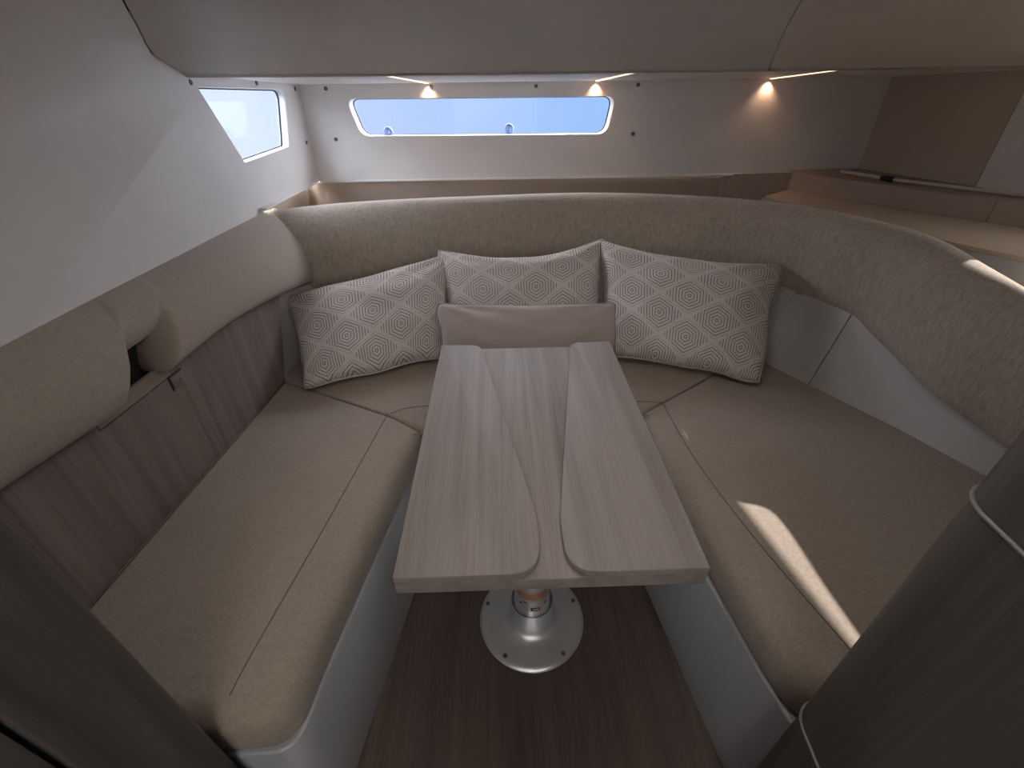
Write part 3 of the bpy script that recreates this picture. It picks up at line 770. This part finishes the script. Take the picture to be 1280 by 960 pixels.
# ================================================================ TABLE
tb = tag(empty('pedestal_table', (0.065, 0.724, 0.0)), 'greige wood folding table on a round metal pedestal', 'table')
TX0, TX1, TY0, TY1 = -0.171, 0.301, 0.400, 1.118
bevel(link('tabletop', mesh('tabletop', [(x, y, z) for x in (TX0, TX1) for y in (TY0 + 0.0, TY1) for z in (0.660, 0.6855)],
      [(0, 1, 3, 2), (4, 6, 7, 5), (0, 4, 5, 1), (2, 3, 7, 6), (0, 2, 6, 4), (1, 5, 7, 3)]), 'table', tb), 0.002, 2)
l1 = round_poly([(TX0, TY0), (0.048, TY0), (0.052, 0.50), (-0.063, TY1 - 0.004), (TX0, TY1)], [0.002, 0.055, 0.25, 0.035, 0.002], 8)
l2 = round_poly([(TX1, TY1), (0.190, TY1 - 0.004), (0.088, 0.50), (0.088, TY0), (TX1, TY0)], [0.002, 0.035, 0.25, 0.055, 0.002], 8)
prism('folding_leaf', l1, 0.6865, 0.700, 'leafw', tb, 0.0018, 2)
prism('folding_leaf', l2, 0.6865, 0.700, 'leafw', tb, 0.0018, 2)
px, py = 0.064, 0.724
ped = lathe('pedestal_base', [(0.150, 0.0), (0.151, 0.004), (0.147, 0.009), (0.138, 0.011), (0.10, 0.014), (0.080, 0.017), (0.070, 0.022), (0.063, 0.031), (0.060, 0.042), (0.058, 0.07), (0.0555, 0.098)], 'metal', tb, 96, (px, py, 0))
lathe('collar_ring', [(0.0560, 0.097), (0.0575, 0.099), (0.0575, 0.103), (0.056, 0.105)], 'chrome', tb, 64, (px, py, 0))
lathe('collar', [(0.0500, 0.104), (0.0495, 0.108), (0.0475, 0.158), (0.046, 0.161)], 'metal', tb, 64, (px, py, 0))
lathe('reflection_ring', [(0.0440, 0.160), (0.0445, 0.162), (0.0445, 0.178), (0.043, 0.180)], 'wood_reflect', tb, 48, (px, py, 0))  # ring coloured to paint the wood's reflection on the collar
lathe('column', [(0.040, 0.178), (0.040, 0.659)], 'metal', tb, 48, (px, py, 0))
lathe('top_plate', [(0.11, 0.646), (0.11, 0.6595)], 'metal', tb, 48, (px, py, 0))
def decal(name, a0, a1, za, zb, mat, r_=0.0505):
    V = []; n = 8
    for k in range(n + 1):
        a = R(a0 + (a1 - a0) * k / n)
        for z in (za, zb): V.append((px + r_ * math.sin(a), py - r_ * math.cos(a), z))
    link(name, mesh(name, V, grid_faces(n + 1, 2)), mat, tb)
decal('label', -8, 22, 0.121, 0.137, 'black', 0.0502); decal('label_red', 10, 22, 0.1205, 0.1375, 'red', 0.0506)
decal('label_mark', -2, 9, 0.1265, 0.1315, 'white', 0.0507); decal('label_mark', 11, 15, 0.126, 0.132, 'white', 0.0509)
for a in (-42, 42): 
    decal('set_screw', a - 4, a + 4, 0.139, 0.147, 'black', 0.0492)
decal('set_screw', -32, -22, 0.152, 0.157, 'black', 0.0486)
for k in range(5):
    a = R(-72 + 72 * k + (-90 + 36))
    c = Vector((px + 0.134 * math.cos(a), py + 0.134 * math.sin(a), 0.0112))
    s_ = screw(tb, c, (0, 0, 1), 0.0062)
rel(tb)

# ================================================================ BULKHEADS BESIDE THE CAMERA
# right: rounded jamb in three stacked sections with pale trims
rj = tag(empty('bulkhead', (0.45, 0.25, 0.0)), 'grey wood-grain bulkhead end with rounded corner and pale trims', 'bulkhead')
JP = [(1.74, 0.298), (0.50, 0.298)] + [(0.47 - 0.038 * math.sin(a) , 0.255 + 0.043 * math.cos(a)) for a in [R(d) for d in range(0, 91, 10)]] + [(0.428, 0.20), (0.426, 0.0), (0.426, -1.2), (1.74, -1.2)]
for za, zb in ((0.0, 0.494), (0.500, 0.968), (0.974, 2.2)):  # top section carried up out of view to block sun over the companionway
    prism('section', JP, za, zb, 'bulk', rj)
path = JP[1:-1]
for zt in (0.497, 0.971):
    tube('trim', [(x - 0.0005, y + 0.0005, zt) for x, y in path], 0.0026, 'trim', rj, seg=8)
rel(rj)
lj = tag(empty('bulkhead', (-0.46, 0.25, 0.0)), 'dark grey wood-grain bulkhead with a vertical door gap', 'bulkhead')
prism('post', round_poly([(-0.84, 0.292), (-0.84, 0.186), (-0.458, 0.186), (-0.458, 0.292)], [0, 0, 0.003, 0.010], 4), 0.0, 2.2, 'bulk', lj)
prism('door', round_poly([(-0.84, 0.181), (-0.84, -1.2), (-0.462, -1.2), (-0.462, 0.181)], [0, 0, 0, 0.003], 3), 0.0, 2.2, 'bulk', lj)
rel(lj)

# ================================================================ light portals (guide the sky light through the openings)
def portal(loc, sx, sy, d):
    l = bpy.data.lights.new('portal', 'AREA'); l.shape = 'RECTANGLE'; l.size = sx; l.size_y = sy; l.cycles.is_portal = True
    o = bpy.data.objects.new('portal', l); COL.objects.link(o); o.location = loc
    o.rotation_euler = Vector(d).to_track_quat('-Z', 'Y').to_euler()
portal((-0.06, 2.21, 1.20), 1.10, 0.16, (0, -1, 0))
portal((-0.87, 1.77, 1.21), 0.56, 0.22, (1, 0, 0))
portal((1.82, 0.82, 1.22), 0.78, 0.28, (-1, 0, 0))

# ---- unseen companionway added behind the camera, roof part open for sky light
cw = tag(empty('wall_companionway_added', (0, -1.2, 0)), 'unseen companionway with a white door, added behind the camera for sky light', 'wall', kind='structure')
box('door_leaf', (-0.46, -1.24, 0.0), (0.44, -1.20, 2.2), 'liner', cw)
link('roof', mesh('cr', [(-0.50, -0.74, 1.55), (0.50, -0.74, 1.55), (0.50, -0.10, 1.47), (-0.50, -0.10, 1.47)], [(0, 1, 2, 3)]), 'liner', cw, False)
rel(cw)
portal((-0.015, -0.97, 2.22), 0.90, 0.54, (0, 0, -1))
